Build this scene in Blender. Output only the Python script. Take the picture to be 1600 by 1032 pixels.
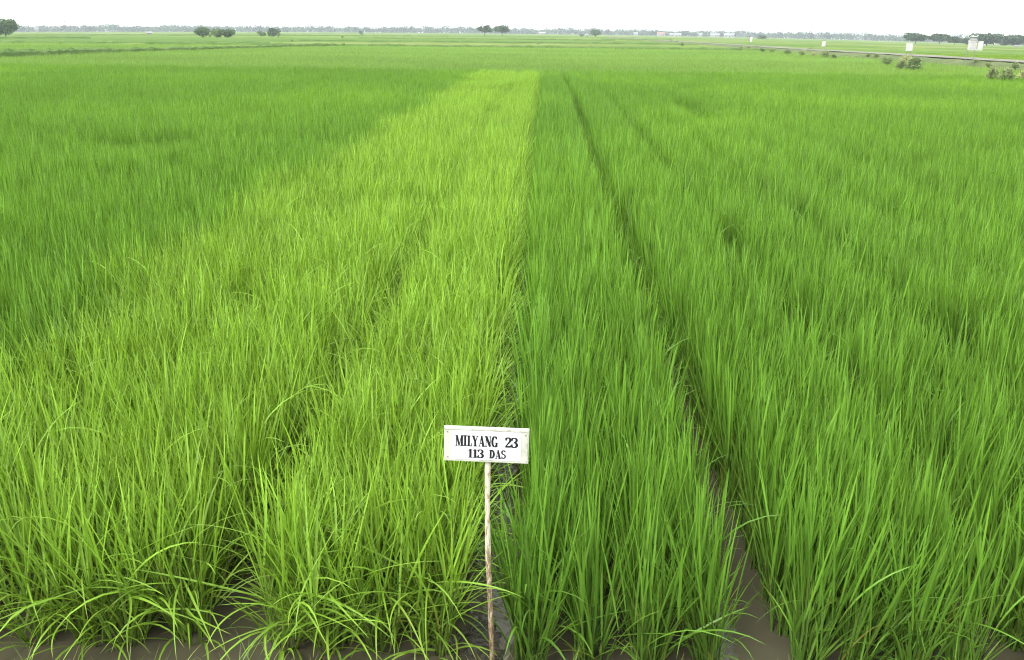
import bpy, bmesh, math, random
import numpy as np
from mathutils import Vector, Matrix

random.seed(7)
rng = np.random.default_rng(11)
R = math.radians
sc = bpy.context.scene
col = sc.collection
for o in list(bpy.data.objects):
    bpy.data.objects.remove(o)

# ------------------------------------------------------------------ camera
H = 2.2
F = 1386.0                       # focal length in photograph pixels (1600 wide)
PITCH = math.atan((516 - 51) / F)
YAW = math.atan(48 / F) * math.cos(PITCH)      # camera looks a little left of the row direction (+y)
ROLL = R(0.6)
fwd = Vector((-math.sin(YAW) * math.cos(PITCH), math.cos(YAW) * math.cos(PITCH), -math.sin(PITCH)))
rt0 = Vector((math.cos(YAW), math.sin(YAW), 0))
up0 = rt0.cross(fwd)
rt = rt0 * math.cos(ROLL) + up0 * math.sin(ROLL)
up = up0 * math.cos(ROLL) - rt0 * math.sin(ROLL)
cd = bpy.data.cameras.new('camera')
cam = bpy.data.objects.new('camera', cd)
col.objects.link(cam)
cam.matrix_world = Matrix(((rt.x, up.x, -fwd.x, 0), (rt.y, up.y, -fwd.y, 0), (rt.z, up.z, -fwd.z, H), (0, 0, 0, 1)))
cd.sensor_width = 36
cd.lens = F / 1600 * 36
cd.clip_start = 0.05
cd.clip_end = 6000
sc.camera = cam

# ------------------------------------------------------------------ overcast daylight
SUN_EL, SUN_AZ = R(48), R(215)
w = bpy.data.worlds.new('World')
sc.world = w
w.use_nodes = True
wn, wl = w.node_tree.nodes, w.node_tree.links
bg = wn['Background']
sky = wn.new('ShaderNodeTexSky')
sky.sky_type = 'NISHITA'
sky.sun_disc = False
sky.sun_elevation = SUN_EL
sky.sun_rotation = SUN_AZ
sky.dust_density = 4.0
sky.air_density = 1.0
hs = wn.new('ShaderNodeHueSaturation')
hs.inputs['Saturation'].default_value = 0.12
mx = wn.new('ShaderNodeMix'); mx.data_type = 'RGBA'
mx.inputs['Factor'].default_value = 0.75           # closed cloud deck in front of the clear sky
mx.inputs['B'].default_value = (9.0, 9.25, 9.4, 1)
wl.new(sky.outputs[0], hs.inputs['Color'])
wl.new(hs.outputs[0], mx.inputs['A'])
wl.new(mx.outputs['Result'], bg.inputs['Color'])
bg.inputs['Strength'].default_value = 0.12

sd = bpy.data.lights.new('sun', 'SUN')
sd.energy = 1.5
sd.angle = R(25)
sd.color = (1, 0.97, 0.92)
sun = bpy.data.objects.new('sun', sd)
col.objects.link(sun)
sdir = Vector((math.sin(SUN_AZ) * math.cos(SUN_EL), math.cos(SUN_AZ) * math.cos(SUN_EL), math.sin(SUN_EL)))
sun.rotation_euler = sdir.to_track_quat('Z', 'Y').to_euler()
sun.location = sdir * 50

sc.view_settings.view_transform = 'Standard'
sc.view_settings.look = 'None'
sc.view_settings.exposure = 1.42
sc.view_settings.gamma = 1.0
sc.view_settings.use_curve_mapping = False
sc.render.engine = 'CYCLES'
cy = sc.cycles
cy.max_bounces = 4
cy.diffuse_bounces = 2
cy.glossy_bounces = 2
cy.transmission_bounces = 3
cy.volume_bounces = 0
cy.transparent_max_bounces = 4
cy.caustics_reflective = False
cy.caustics_refractive = False
cy.sample_clamp_indirect = 6
cy.use_adaptive_sampling = True
cy.adaptive_min_samples = 48
cy.adaptive_threshold = 0.02
cy.use_denoising = True
cy.filter_width = 1.15
cy.denoiser = 'OPENIMAGEDENOISE'
cy.denoising_input_passes = 'RGB_ALBEDO_NORMAL'
try:
    cy.denoising_prefilter = 'NONE'
except Exception:
    pass

# ------------------------------------------------------------------ helpers
def tag(o, label=None, cat=None, group=None, kind=None):
    if label: o['label'] = label
    if cat: o['category'] = cat
    if group: o['group'] = group
    if kind: o['kind'] = kind
    return o

def link(name, data, parent=None, mat=None):
    o = bpy.data.objects.new(name, data)
    col.objects.link(o)
    if parent: o.parent = parent
    if mat and data and not data.materials: data.materials.append(mat)
    return o

def empty(name, loc=(0, 0, 0), rz=0.0):
    o = bpy.data.objects.new(name, None)
    o.empty_display_size = 0.1
    col.objects.link(o)
    o.location = loc
    o.rotation_euler = (0, 0, rz)
    return o

def pymesh(name, verts, faces, smooth=False):
    me = bpy.data.meshes.new(name)
    me.from_pydata([tuple(v) for v in verts], [], [tuple(f) for f in faces])
    if smooth:
        me.polygons.foreach_set('use_smooth', [True] * len(me.polygons))
    me.update()
    return me

class MB:
    def __init__(s): s.v, s.f = [], []
    def add(s, vs, fs):
        b = len(s.v); s.v += [tuple(v) for v in vs]; s.f += [tuple(b + i for i in f) for f in fs]; return s
    def box(s, c, d, rz=0, tilt=0):
        m = Matrix.Translation(c) @ Matrix.Rotation(rz, 4, 'Z') @ Matrix.Rotation(tilt, 4, 'Y')
        vs = [m @ Vector((x * d[0] / 2, y * d[1] / 2, z * d[2] / 2)) for x in (-1, 1) for y in (-1, 1) for z in (-1, 1)]
        return s.add(vs, [(0, 1, 3, 2), (4, 6, 7, 5), (0, 4, 5, 1), (2, 3, 7, 6), (0, 2, 6, 4), (1, 5, 7, 3)])
    def tube(s, pts, rad, n=6):
        pts = [Vector(p) for p in pts]; rings = []
        b = len(s.v)
        for i, p in enumerate(pts):
            d = (pts[min(i + 1, len(pts) - 1)] - pts[max(i - 1, 0)]).normalized()
            a = d.orthogonal().normalized(); c = d.cross(a)
            r = rad[i] if hasattr(rad, '__len__') else rad
            for k in range(n):
                t = 2 * math.pi * k / n
                s.v.append(tuple(p + a * (r * math.cos(t)) + c * (r * math.sin(t))))
        for i in range(len(pts) - 1):
            for k in range(n):
                s.f.append((b + i * n + k, b + i * n + (k + 1) % n, b + (i + 1) * n + (k + 1) % n, b + (i + 1) * n + k))
        s.f.append(tuple(b + k for k in reversed(range(n))))
        s.f.append(tuple(b + (len(pts) - 1) * n + k for k in range(n)))
        return s
    def build(s, name, mat, parent=None, smooth=False):
        return link(name, pymesh(name, s.v, s.f, smooth), parent, mat)

def ray(px, py):
    return (fwd * F + rt * (px - 800) + up * (516 - py)).normalized()

def drop(x, y):
    """the plain falls away very gently towards both sides, far from the plots"""
    d = math.hypot(x, y)
    if d < 80: return 0.0
    u = max(-1.4, min(1.5, (math.atan2(x, max(y, 1e-3)) + YAW) / R(30)))
    s = (9.5 if u > 0 else 5.5) * u * u * 0.898 / F
    return -s * (d - 80)

def spot(px, dist, h=0.0):
    """ground point in the direction of a picture column at a given distance"""
    r = ray(px, 60); k = dist / math.hypot(r.x, r.y)
    x, y = r.x * k, r.y * k
    return Vector((x, y, drop(x, y) + h))

def hit_z(px, py, z):
    r = ray(px, py); k = (z - H) / r.z
    return Vector((0, 0, H)) + r * k

def hit_y(px, py, y):
    r = ray(px, py)
    return Vector((0, 0, H)) + r * (y / r.y)

def vnoise(x, y, seed=0):
    """smooth value noise for colour patches (numpy arrays)"""
    def hsh(i, j):
        n = np.sin(i * 127.1 + j * 311.7 + seed * 74.7) * 43758.5453
        return n - np.floor(n)
    xi, yi = np.floor(x), np.floor(y)
    fx, fy = x - xi, y - yi
    fx = fx * fx * (3 - 2 * fx); fy = fy * fy * (3 - 2 * fy)
    a = hsh(xi, yi) * (1 - fx) + hsh(xi + 1, yi) * fx
    b = hsh(xi, yi + 1) * (1 - fx) + hsh(xi + 1, yi + 1) * fx
    return a * (1 - fy) + b * fy

# ------------------------------------------------------------------ materials
def mat(name, base=(0.5, 0.5, 0.5), rough=0.6, spec=0.3, noise=None, bump=None):
    """noise = (scale, other colour, contrast low, high); bump = (scale, strength, distance)"""
    m = bpy.data.materials.new(name); m.use_nodes = True
    n, l = m.node_tree.nodes, m.node_tree.links
    p = n['Principled BSDF']
    p.inputs['Base Color'].default_value = (*base, 1)
    p.inputs['Roughness'].default_value = rough
    p.inputs['Specular IOR Level'].default_value = spec
    geo = n.new('ShaderNodeNewGeometry')
    if noise:
        t = n.new('ShaderNodeTexNoise'); t.inputs['Scale'].default_value = noise[0]; t.inputs['Detail'].default_value = 5
        l.new(geo.outputs['Position'], t.inputs['Vector'])
        mr = n.new('ShaderNodeMapRange'); mr.inputs['From Min'].default_value = noise[2]; mr.inputs['From Max'].default_value = noise[3]
        l.new(t.outputs['Fac'], mr.inputs['Value'])
        mi = n.new('ShaderNodeMix'); mi.data_type = 'RGBA'
        mi.inputs['A'].default_value = (*base, 1); mi.inputs['B'].default_value = (*noise[1], 1)
        l.new(mr.outputs[0], mi.inputs['Factor']); l.new(mi.outputs['Result'], p.inputs['Base Color'])
    if bump:
        t2 = n.new('ShaderNodeTexNoise'); t2.inputs['Scale'].default_value = bump[0]; t2.inputs['Detail'].default_value = 4
        l.new(geo.outputs['Position'], t2.inputs['Vector'])
        b = n.new('ShaderNodeBump'); b.inputs['Strength'].default_value = bump[1]; b.inputs['Distance'].default_value = bump[2]
        l.new(t2.outputs['Fac'], b.inputs['Height']); l.new(b.outputs[0], p.inputs['Normal'])
    return m

def leaf_mat(name, translucent=0.28, rough=0.42, spec=0.3, fixed=None):
    m = bpy.data.materials.new(name); m.use_nodes = True
    n, l = m.node_tree.nodes, m.node_tree.links
    p = n['Principled BSDF']; out = n['Material Output']
    p.inputs['Roughness'].default_value = rough
    p.inputs['Specular IOR Level'].default_value = spec
    if fixed is None:
        a = n.new('ShaderNodeAttribute'); a.attribute_type = 'INSTANCER'; a.attribute_name = 'leaf_color'
        c0 = a.outputs['Color']
    else:
        c = n.new('ShaderNodeRGB'); c.outputs[0].default_value = (*fixed, 1); c0 = c.outputs[0]
    b = n.new('ShaderNodeAttribute'); b.attribute_name = 'blade'
    sp = n.new('ShaderNodeSeparateXYZ'); l.new(b.outputs['Vector'], sp.inputs[0])
    mul = n.new('ShaderNodeVectorMath'); mul.operation = 'SCALE'
    l.new(c0, mul.inputs[0]); l.new(sp.outputs[0], mul.inputs['Scale'])
    ye = n.new('ShaderNodeMix'); ye.data_type = 'RGBA'
    ye.inputs['B'].default_value = (0.30, 0.27, 0.06, 1)
    l.new(sp.outputs[1], ye.inputs['Factor']); l.new(mul.outputs[0], ye.inputs['A'])
    l.new(ye.outputs['Result'], p.inputs['Base Color'])
    tr = n.new('ShaderNodeBsdfTranslucent')
    tw = n.new('ShaderNodeMix'); tw.data_type = 'RGBA'; tw.blend_type = 'MULTIPLY'
    tw.inputs['Factor'].default_value = 1.0
    tw.inputs['B'].default_value = (1.25, 1.2, 0.5, 1)
    l.new(ye.outputs['Result'], tw.inputs['A']); l.new(tw.outputs['Result'], tr.inputs['Color'])
    mix = n.new('ShaderNodeMixShader'); mix.inputs[0].default_value = translucent
    l.new(p.outputs[0], mix.inputs[1]); l.new(tr.outputs[0], mix.inputs[2]); l.new(mix.outputs[0], out.inputs['Surface'])
    return m

M_leaf = leaf_mat('rice_leaf')
M_culm = leaf_mat('rice_culm', 0.15, 0.5, 0.3)
M_weed = leaf_mat('weed_leaf', 0.3, 0.45, 0.35, fixed=(0.17, 0.25, 0.06))
M_treeleaf = leaf_mat('tree_leaf', 0.25, 0.5, 0.25)
M_bark = mat('bark', (0.10, 0.085, 0.065), 0.9, 0.2, noise=(3, (0.05, 0.045, 0.04), .4, .7))
M_mud = mat('wet_mud', (0.045, 0.038, 0.026), 0.2, 0.5, noise=(14, (0.03, 0.027, 0.02), .4, .65), bump=(60, 0.8, 0.01))
M_ground = mat('field_soil', (0.045, 0.07, 0.022), 0.9, 0.2, noise=(0.3, (0.06, 0.055, 0.03), .45, .7))
M_bund = mat('bund_soil', (0.07, 0.075, 0.035), 0.85, 0.2, noise=(6, (0.05, 0.09, 0.025), .4, .6), bump=(20, 0.6, 0.03))
M_track = mat('pale_track', (0.20, 0.19, 0.165), 0.95, 0.05, noise=(0.8, (0.11, 0.13, 0.07), .42, .7), bump=(4, 0.4, 0.05))
M_verge = mat('grassy_verge', (0.06, 0.095, 0.022), 0.8, 0.2, noise=(0.9, (0.095, 0.115, 0.036), .4, .65), bump=(5, 0.6, 0.08))

# ------------------------------------------------------------------ setting: ground, water, bund by the camera
def grid_sheet(name, xs, ys, zf, m, kind='structure', smooth=True):
    vs = [(x, y, zf(x, y)) for y in ys for x in xs]
    nx = len(xs)
    fs = [(j * nx + i, j * nx + i + 1, (j + 1) * nx + i + 1, (j + 1) * nx + i) for j in range(len(ys) - 1) for i in range(nx - 1)]
    o = link(name, pymesh(name, vs, fs, smooth), None, m)
    tag(o, kind=kind)
    return o

gx = [-1500, -1200, -1000, -800, -640, -500, -400, -300, -220, -160, -120, -90, -60, -40, -20, 0, 20, 40, 60, 90, 120, 160, 220, 300, 400, 500, 640, 800, 1000, 1200, 1500]
gy = [-200, -60, -20, 0, 10, 30, 60, 80, 100, 130, 170, 220, 280, 360, 450, 560, 680, 820, 980, 1150, 1300, 1500]
grid_sheet('ground', gx, gy, lambda x, y: drop(x, y) - 0.12, M_ground)

def water_mat():
    m = bpy.data.materials.new('muddy_water'); m.use_nodes = True
    n, l = m.node_tree.nodes, m.node_tree.links
    p = n['Principled BSDF']
    p.inputs['Base Color'].default_value = (0.085, 0.068, 0.042, 1)
    p.inputs['Roughness'].default_value = 0.04
    p.inputs['IOR'].default_value = 1.33
    geo = n.new('ShaderNodeNewGeometry')
    t = n.new('ShaderNodeTexNoise'); t.inputs['Scale'].default_value = 9; t.inputs['Detail'].default_value = 3
    l.new(geo.outputs['Position'], t.inputs['Vector'])
    b = n.new('ShaderNodeBump'); b.inputs['Strength'].default_value = 0.08; b.inputs['Distance'].default_value = 0.02
    l.new(t.outputs['Fac'], b.inputs['Height']); l.new(b.outputs[0], p.inputs['Normal'])
    t2 = n.new('ShaderNodeTexNoise'); t2.inputs['Scale'].default_value = 2.2; t2.inputs['Detail'].default_value = 6
    l.new(geo.outputs['Position'], t2.inputs['Vector'])
    mi = n.new('ShaderNodeMix'); mi.data_type = 'RGBA'
    mi.inputs['A'].default_value = (0.050, 0.045, 0.028, 1); mi.inputs['B'].default_value = (0.088, 0.080, 0.052, 1)
    l.new(t2.outputs['Fac'], mi.inputs['Factor']); l.new(mi.outputs['Result'], p.inputs['Base Color'])
    return m
M_water = water_mat()
grid_sheet('water', [-30, 30], [1.2, 41], lambda x, y: 0.0, M_water)

def bund_z(x, y):
    n = 0.03 * math.sin(x * 5.1 + 1.3 * y) + 0.02 * math.sin(x * 11 + y * 7)
    t = max(0, min(1, (2.50 + 0.05 * math.sin(x * 3.3) - y) / 0.45))
    return -0.1 + (0.30 * t * t * (3 - 2 * t)) + n * t
grid_sheet('bund', [i * 0.08 for i in range(-45, 46)], [-1.5, -0.5, 0.5, 1.2, 1.6, 1.8] + [1.9 + 0.05 * i for i in range(15)], bund_z, M_bund)

# wet churned mud in the gap beside the sign post
def mud_z(x, y):
    r = math.hypot((x + 0.21) / 0.15, (y - 2.74) / 0.30)
    a = vn1(x * 38, y * 30) * 0.030 + vn1(x * 90 + 7, y * 80) * 0.012
    return -0.010 + max(0, 1 - r * r) * 0.016 + (a - 0.018) * 0.5 * max(0, 1.1 - r)
def vn1(x, y): return float(vnoise(np.array([x]), np.array([y]), 3)[0])
grid_sheet('mud', [-0.38 + i * 0.011 for i in range(31)], [2.42 + i * 0.013 for i in range(50)], mud_z, M_mud)

# ------------------------------------------------------------------ rice
LIGHT = np.array((0.193, 0.338, 0.036))
DARK = np.array((0.110, 0.232, 0.026))

class Blades:
    """collects folded, tapering leaf blades into one mesh"""
    def __init__(s): s.v, s.f, s.a = [], [], []
    def blade(s, p, phi, th0, bend, L, W, n=7, twist=0.0, bright=1.0, dry=0.0, fold=0.22, sway=0.0, basew=0.55):
        b = len(s.v); p = np.array(p, float)
        for i in range(n + 1):
            t = i / n
            th = th0 + bend * t ** 1.6
            ph = phi + sway * t
            d = np.array((math.sin(th) * math.cos(ph), math.sin(th) * math.sin(ph), math.cos(th)))
            if i: p = p + d * (L / n)
            side = np.array((-math.sin(ph), math.cos(ph), 0.0))
            nor = np.cross(d, side)
            tw = twist * (0.4 + 0.6 * t)
            sd = side * math.cos(tw) + nor * math.sin(tw)
            no = np.cross(d, sd)
            wd = W * 0.5 * (basew + (1 - basew) * min(1, t / 0.25)) * max(0.02, (1 - t ** 2.6)) ** 0.8
            s.v += [tuple(p - sd * wd + no * wd * fold), tuple(p - no * wd * fold), tuple(p + sd * wd + no * wd * fold)]
            dd = min(1, dry + (0.5 * max(0, t - 0.85) / 0.15 * (dry > 0.02)))
            s.a += [(bright, dd, t)] * 3
            if i:
                q = b + (i - 1) * 3
                s.f += [(q, q + 1, q + 4, q + 3), (q + 1, q + 2, q + 5, q + 4)]
        return p
    def mesh(s, name, m):
        me = pymesh(name, s.v, s.f, True)
        at = me.attributes.new('blade', 'FLOAT_VECTOR', 'POINT')
        at.data.foreach_set('vector', np.array(s.a, np.float32).ravel())
        me.materials.append(m)
        return me

def rice_variant(seed, light, edge, lod=False):
    """leaf mesh and stem mesh of one transplanted hill; an edge hill hangs out towards local +x"""
    r = random.Random(seed)
    lv = Blades(); st = Blades()
    nt = r.randint(26, 31) if light else r.randint(28, 33)
    sc_w = 1.0
    for k in range(nt):
        phi = r.uniform(0, 2 * math.pi)
        rr = 0.050 * math.sqrt(r.random())
        base = (rr * math.cos(phi), rr * math.sin(phi), -0.03)
        lean = R(r.uniform(1, 14) if light else r.uniform(0.5, 8)) * (0.5 + rr / 0.050 * 0.7)
        if edge and math.cos(phi) > -0.3: lean += R(r.uniform(0, 10)) * (math.cos(phi) + 0.3)
        hs_ = r.uniform(0.27, 0.40)
        d = np.array((math.sin(lean) * math.cos(phi), math.sin(lean) * math.sin(phi), math.cos(lean)))
        # the leafy stem: a narrow crossed pair of strips
        for tw in (0, 1.57):
            st.blade(base, phi, lean, R(2), hs_ + 0.05, 0.0085, n=3, twist=tw + k, bright=r.uniform(0.8, 1.15), dry=max(0, r.gauss(0.03, 0.06)), fold=0.5, basew=0.9)
        for j, (fr, th, bd, L) in enumerate(((0.10, 26, 34, 0.27), (0.30, 20, 22, 0.33), (0.50, 14, 16, 0.40), (0.72, 9, 10, 0.43), (0.98, 5, 6, 0.40))):
            if r.random() < (0.45 if j < 1 else 0.06): continue
            pos = np.array(base) + d * hs_ * (fr + r.uniform(-0.08, 0.06))
            ph = phi + r.choice((0, math.pi)) * (r.random() < 0.45) + r.gauss(0, 0.7)
            side = math.cos(ph)
            m_ = 1.15 if light else 0.72
            th0 = lean * 0.8 + R(th) * m_ * r.uniform(0.3, 1.25)
            bend = R(bd) * m_ * r.uniform(0.2, 1.7)
            dry = 0.0
            if r.random() < (0.07 if light else 0.02):
                bend += R(r.uniform(30, 80))
            if edge and side > 0.1 and j < 4 and r.random() < (0.42 if light else 0.15):
                th0 += R(r.uniform(8, 26)); bend += R(r.uniform(25, 85)) * side
            if j < 2: dry = r.uniform(0.45, 0.9) if r.random() < 0.035 else max(0, r.gauss(0.03, 0.08))
            L *= r.uniform(0.8, 1.14)
            lv.blade(pos, ph, th0, bend, L, (0.0080 if light else 0.0086) * r.uniform(0.7, 1.3), n=7,
                     twist=r.gauss(0, 0.55), bright=r.uniform(0.62, 1.38) * (0.92 + 0.12 * fr), dry=dry, sway=r.gauss(0, 0.25), fold=r.uniform(0.12, 0.4))
    tag_ = ('light' if light else 'dark') + ('_edge' if edge else '')
    return lv.mesh('rice_leaves_' + tag_, M_leaf), st.mesh('rice_stems_' + tag_, M_culm)

NV, NE = 10, 6
VAR = {}
for li in (0, 1):
    VAR[li, 0] = [rice_variant(100 + li * 50 + i, li, 0) for i in range(NV)]
    VAR[li, 1] = [rice_variant(300 + li * 50 + i, li, 1) for i in range(NE)]

# single long hanging leaves of the front row (one mesh each, shared)
def droop_mesh(seed):
    r = random.Random(seed); b = Blades()
    b.blade((0, 0, 0), 0, R(r.uniform(36, 72)), R(r.uniform(12, 62)), r.uniform(0.34, 0.56), r.uniform(0.0075, 0.0105), n=11,
            twist=r.gauss(0, 0.5), bright=r.uniform(0.85, 1.15), dry=max(0, r.gauss(0.03, 0.08)), sway=r.gauss(0, 0.35), fold=0.25)
    return b.mesh('rice_leaf', M_leaf)
DROOP = [droop_mesh(900 + i) for i in range(12)]

# planting plan: strips of four or five rows with a skipped row between them
GAP1 = -0.20                    # between the two varieties, where the sign stands
LEFT_EDGE = -2.86               # the yellow-green plot ends here
FAR_END = 39.5
strip_gaps = {0: GAP1, 1: 0.77, 2: 1.66, -1: -1.10, -2: -1.98, -3: -2.86}
def gap_x(k): return strip_gaps.get(k, GAP1 + 0.885 * k)
def gap_w(k): return {0: 0.37, 1: 0.365, 2: 0.335, -1: 0.33, -2: 0.28, -3: 0.20, 3: 0.32}.get(k, 0.27)

hills = []                      # x, y, light, edge, rotation
for k in range(-30, 31):
    x0 = gap_x(k) + gap_w(k) / 2
    x1 = gap_x(k + 1) - gap_w(k + 1) / 2
    light = 1 if LEFT_EDGE <= gap_x(k) < GAP1 - 0.1 else 0
    nrow = max(2, round((x1 - x0) / 0.19) + 1)
    for i in range(nrow):
        xr = x0 + (x1 - x0) * i / (nrow - 1)
        y = (2.765 if light else 2.69) + random.uniform(-0.04, 0.06)
        if not light and xr < LEFT_EDGE: y = 2.9
        first = True
        while y < FAR_END:
            x = xr + random.gauss(0, 0.018) + 0.03 * math.sin(y * 0.31 + k)
            if -0.62 * y - 1.6 < x < min(23.6, 0.60 * y + 1.6) and (first or random.random() > 0.018):
                e, rot = 0, random.uniform(0, 2 * math.pi)
                if first:
                    e, rot = 1, -math.pi / 2 + random.uniform(-0.6, 0.6)
                elif k in (0,) and i == 0: e, rot = (1 if random.random() < 0.6 else 0), math.pi + random.uniform(-0.5, 0.5)
                elif k == -1 and i == nrow - 1: e, rot = 1, random.uniform(-0.5, 0.5)
                elif (i in (0, nrow - 1)) and random.random() < 0.3:
                    e, rot = 1, (math.pi if i == 0 else 0) + random.uniform(-0.6, 0.6)
                lean = 0.0
                if k >= 0 or k < -1:
                    if i == 0 and k >= 0: lean = (0.06 if k == 1 else 0.045) if k else 0.025
                    if i == nrow - 1: lean = -0.06 if k == 0 else -0.045
                if k == -1 and i == 0: lean = 0.05
                hills.append((x, y, light, e, rot, first, k, i, lean))
            first = False
            y += random.gauss(0.195, 0.015)

def hill_color(x, y, light):
    x = np.asarray(x, float); y = np.asarray(y, float); light = np.asarray(light, float)
    n1 = vnoise(x * 0.35, y * 0.22, 1); n2 = vnoise(x * 1.3, y * 0.9, 2); n3 = vnoise(x * 0.1 + 3, y * 0.07, 5)
    c = DARK[None] * (1 - light[:, None]) + LIGHT[None] * light[:, None]
    # the plots towards the right edge are a yellower green
    yel = np.clip((x - 1.0) / 7.0, 0, 1) * (0.25 + 0.75 * n3) * (1 - light) * 0.55
    yel = yel + np.clip((n1 - 0.55) * 1.2, 0, 0.35) * (1 - light)
    yel = yel + np.clip((LEFT_EDGE - x) / 6.0, 0, 0.22) * (1 - light) * (0.5 + n3)
    mid = np.array((0.150, 0.290, 0.026))
    yel = np.clip(yel, 0, 1)
    c = c * (1 - yel[:, None]) + mid[None] * yel[:, None]
    # the two varieties run into each other along the left edge of the yellow-green plot
    dl = (x - LEFT_EDGE) + (vnoise(y * 0.8, x * 0.0, 8) - 0.5) * 0.3 + (vnoise(x * 9, y * 9, 12) - 0.5) * 0.35
    tl = np.clip(dl / 0.3 + 0.4, 0, 1) * (x < GAP1)
    near_edge = (np.abs(x - LEFT_EDGE) < 0.6)[:, None]
    c2 = (DARK * 0.85 + mid * 0.15)[None] * (1 - tl[:, None]) + LIGHT[None] * tl[:, None]
    c = np.where(near_edge, c2, c)
    b = (0.87 + 0.15 * n1 + 0.11 * n2)
    return c * b[:, None]

hx = np.array([h[0] for h in hills]); hy = np.array([h[1] for h in hills]); hl = np.array([h[2] for h in hills], float)
hc = hill_color(hx, hy, hl) * rng.uniform(0.93, 1.07, (len(hills), 1))

def tilt(lean, rz):
    """a little random lean plus a lean along x, about the plant's own vertical turn"""
    m = Matrix.Rotation(lean + random.gauss(0, 0.035), 3, 'Y') @ Matrix.Rotation(random.gauss(0, 0.035), 3, 'X') @ Matrix.Rotation(rz, 3, 'Z')
    return tuple(m.to_euler())

# which 300 hills show largest: the nearest inside the picture
def in_view(x, y, z=0.6):
    v = Vector((x, y, z - H)); q = v.dot(fwd)
    if q <= 0.1: return False
    px = 800 + F * v.dot(rt) / q
    return -40 < px < 1640
order = sorted((i for i in range(len(hills)) if in_view(hills[i][0], hills[i][1])), key=lambda i: hills[i][1])
near = set(order[:300])

WORDS = ['first', 'second', 'third', 'fourth', 'fifth', 'sixth', 'seventh', 'eighth', 'ninth', 'tenth', 'eleventh', 'twelfth', 'thirteenth', 'fourteenth', 'fifteenth']
fr_left = sorted([i for i in near if hills[i][5] and hills[i][0] < GAP1], key=lambda i: -hills[i][0])
fr_right = sorted([i for i in near if hills[i][5] and hills[i][0] >= GAP1], key=lambda i: hills[i][0])
SRC = {}
count = {}
for i in sorted(near, key=lambda i: hills[i][1]):
    x, y, li, e, rot, first, k, row = hills[i][:8]
    n = count.get((li, e), 0); count[li, e] = n + 1
    vi = n % len(VAR[li, e])
    lm, sm = VAR[li, e][vi]
    root = empty('rice_plant', (x, y, 0.0), rot)
    s = random.uniform(0.93, 1.07)
    root.scale = (s * random.uniform(0.97, 1.1), s * random.uniform(0.97, 1.1), s)
    eu = tilt(hills[i][8], rot)
    root.rotation_euler = eu
    c = [float(v) for v in hc[i]]
    lo = link('leaves', lm, root); lo['kind'] = 'stuff'; lo['leaf_color'] = c
    so = link('stems', sm, root); so['kind'] = 'stuff'; so['leaf_color'] = [c[0] * 0.95, c[1] * 0.9, c[2] * 1.2]
    SRC.setdefault((li, e, vi), lo)
    if first:
        for q in range(random.randint(8, 12) if li else random.randint(0, 2)):
            a = random.gauss(0, 0.75)
            d = link('leaf', random.choice(DROOP), root)
            d['leaf_color'] = c
            d.location = (0.035 * math.cos(a), 0.035 * math.sin(a), random.uniform(0.10, 0.30))
            d.rotation_euler = (0, 0, a)
            f_ = random.uniform(0.75, 1.1) if li else random.uniform(0.55, 0.8); d.scale = (f_, f_, f_)
    if i in fr_left:
        j = fr_left.index(i)
        lab = 'yellow-green rice clump at the water edge, %s to the left of the sign post' % WORDS[j] if j < 15 else None
        g = 'front row of the yellow-green plot'
        if x < LEFT_EDGE: lab = None
    elif i in fr_right:
        j = fr_right.index(i)
        lab = 'dark green rice clump at the water edge, %s to the right of the sign post' % WORDS[j] if j < 15 else None
        g = 'front row of the dark green plot'
    else:
        lab = None
    if lab is None:
        place = 'second or third row' if y < 3.35 else ('middle' if y < 3.9 else 'farther')
        if li:
            strip = {-1: 'strip just left of the sign', -2: 'second strip left of the sign'}.get(k, 'third strip left of the sign')
            lab = '%s yellow-green rice clump in the %s' % (place, strip)
        elif x < LEFT_EDGE: lab = 'dark green rice clump at the left edge beyond the yellow-green plot'
        else:
            strip = {0: 'strip just right of the sign', 1: 'second strip right of the sign', 2: 'third strip right of the sign'}.get(k, 'outermost strip at the right edge')
            lab = '%s dark green rice clump in the %s' % (place, strip)
        g = lab
    tag(root, lab, 'rice plant', g)

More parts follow.
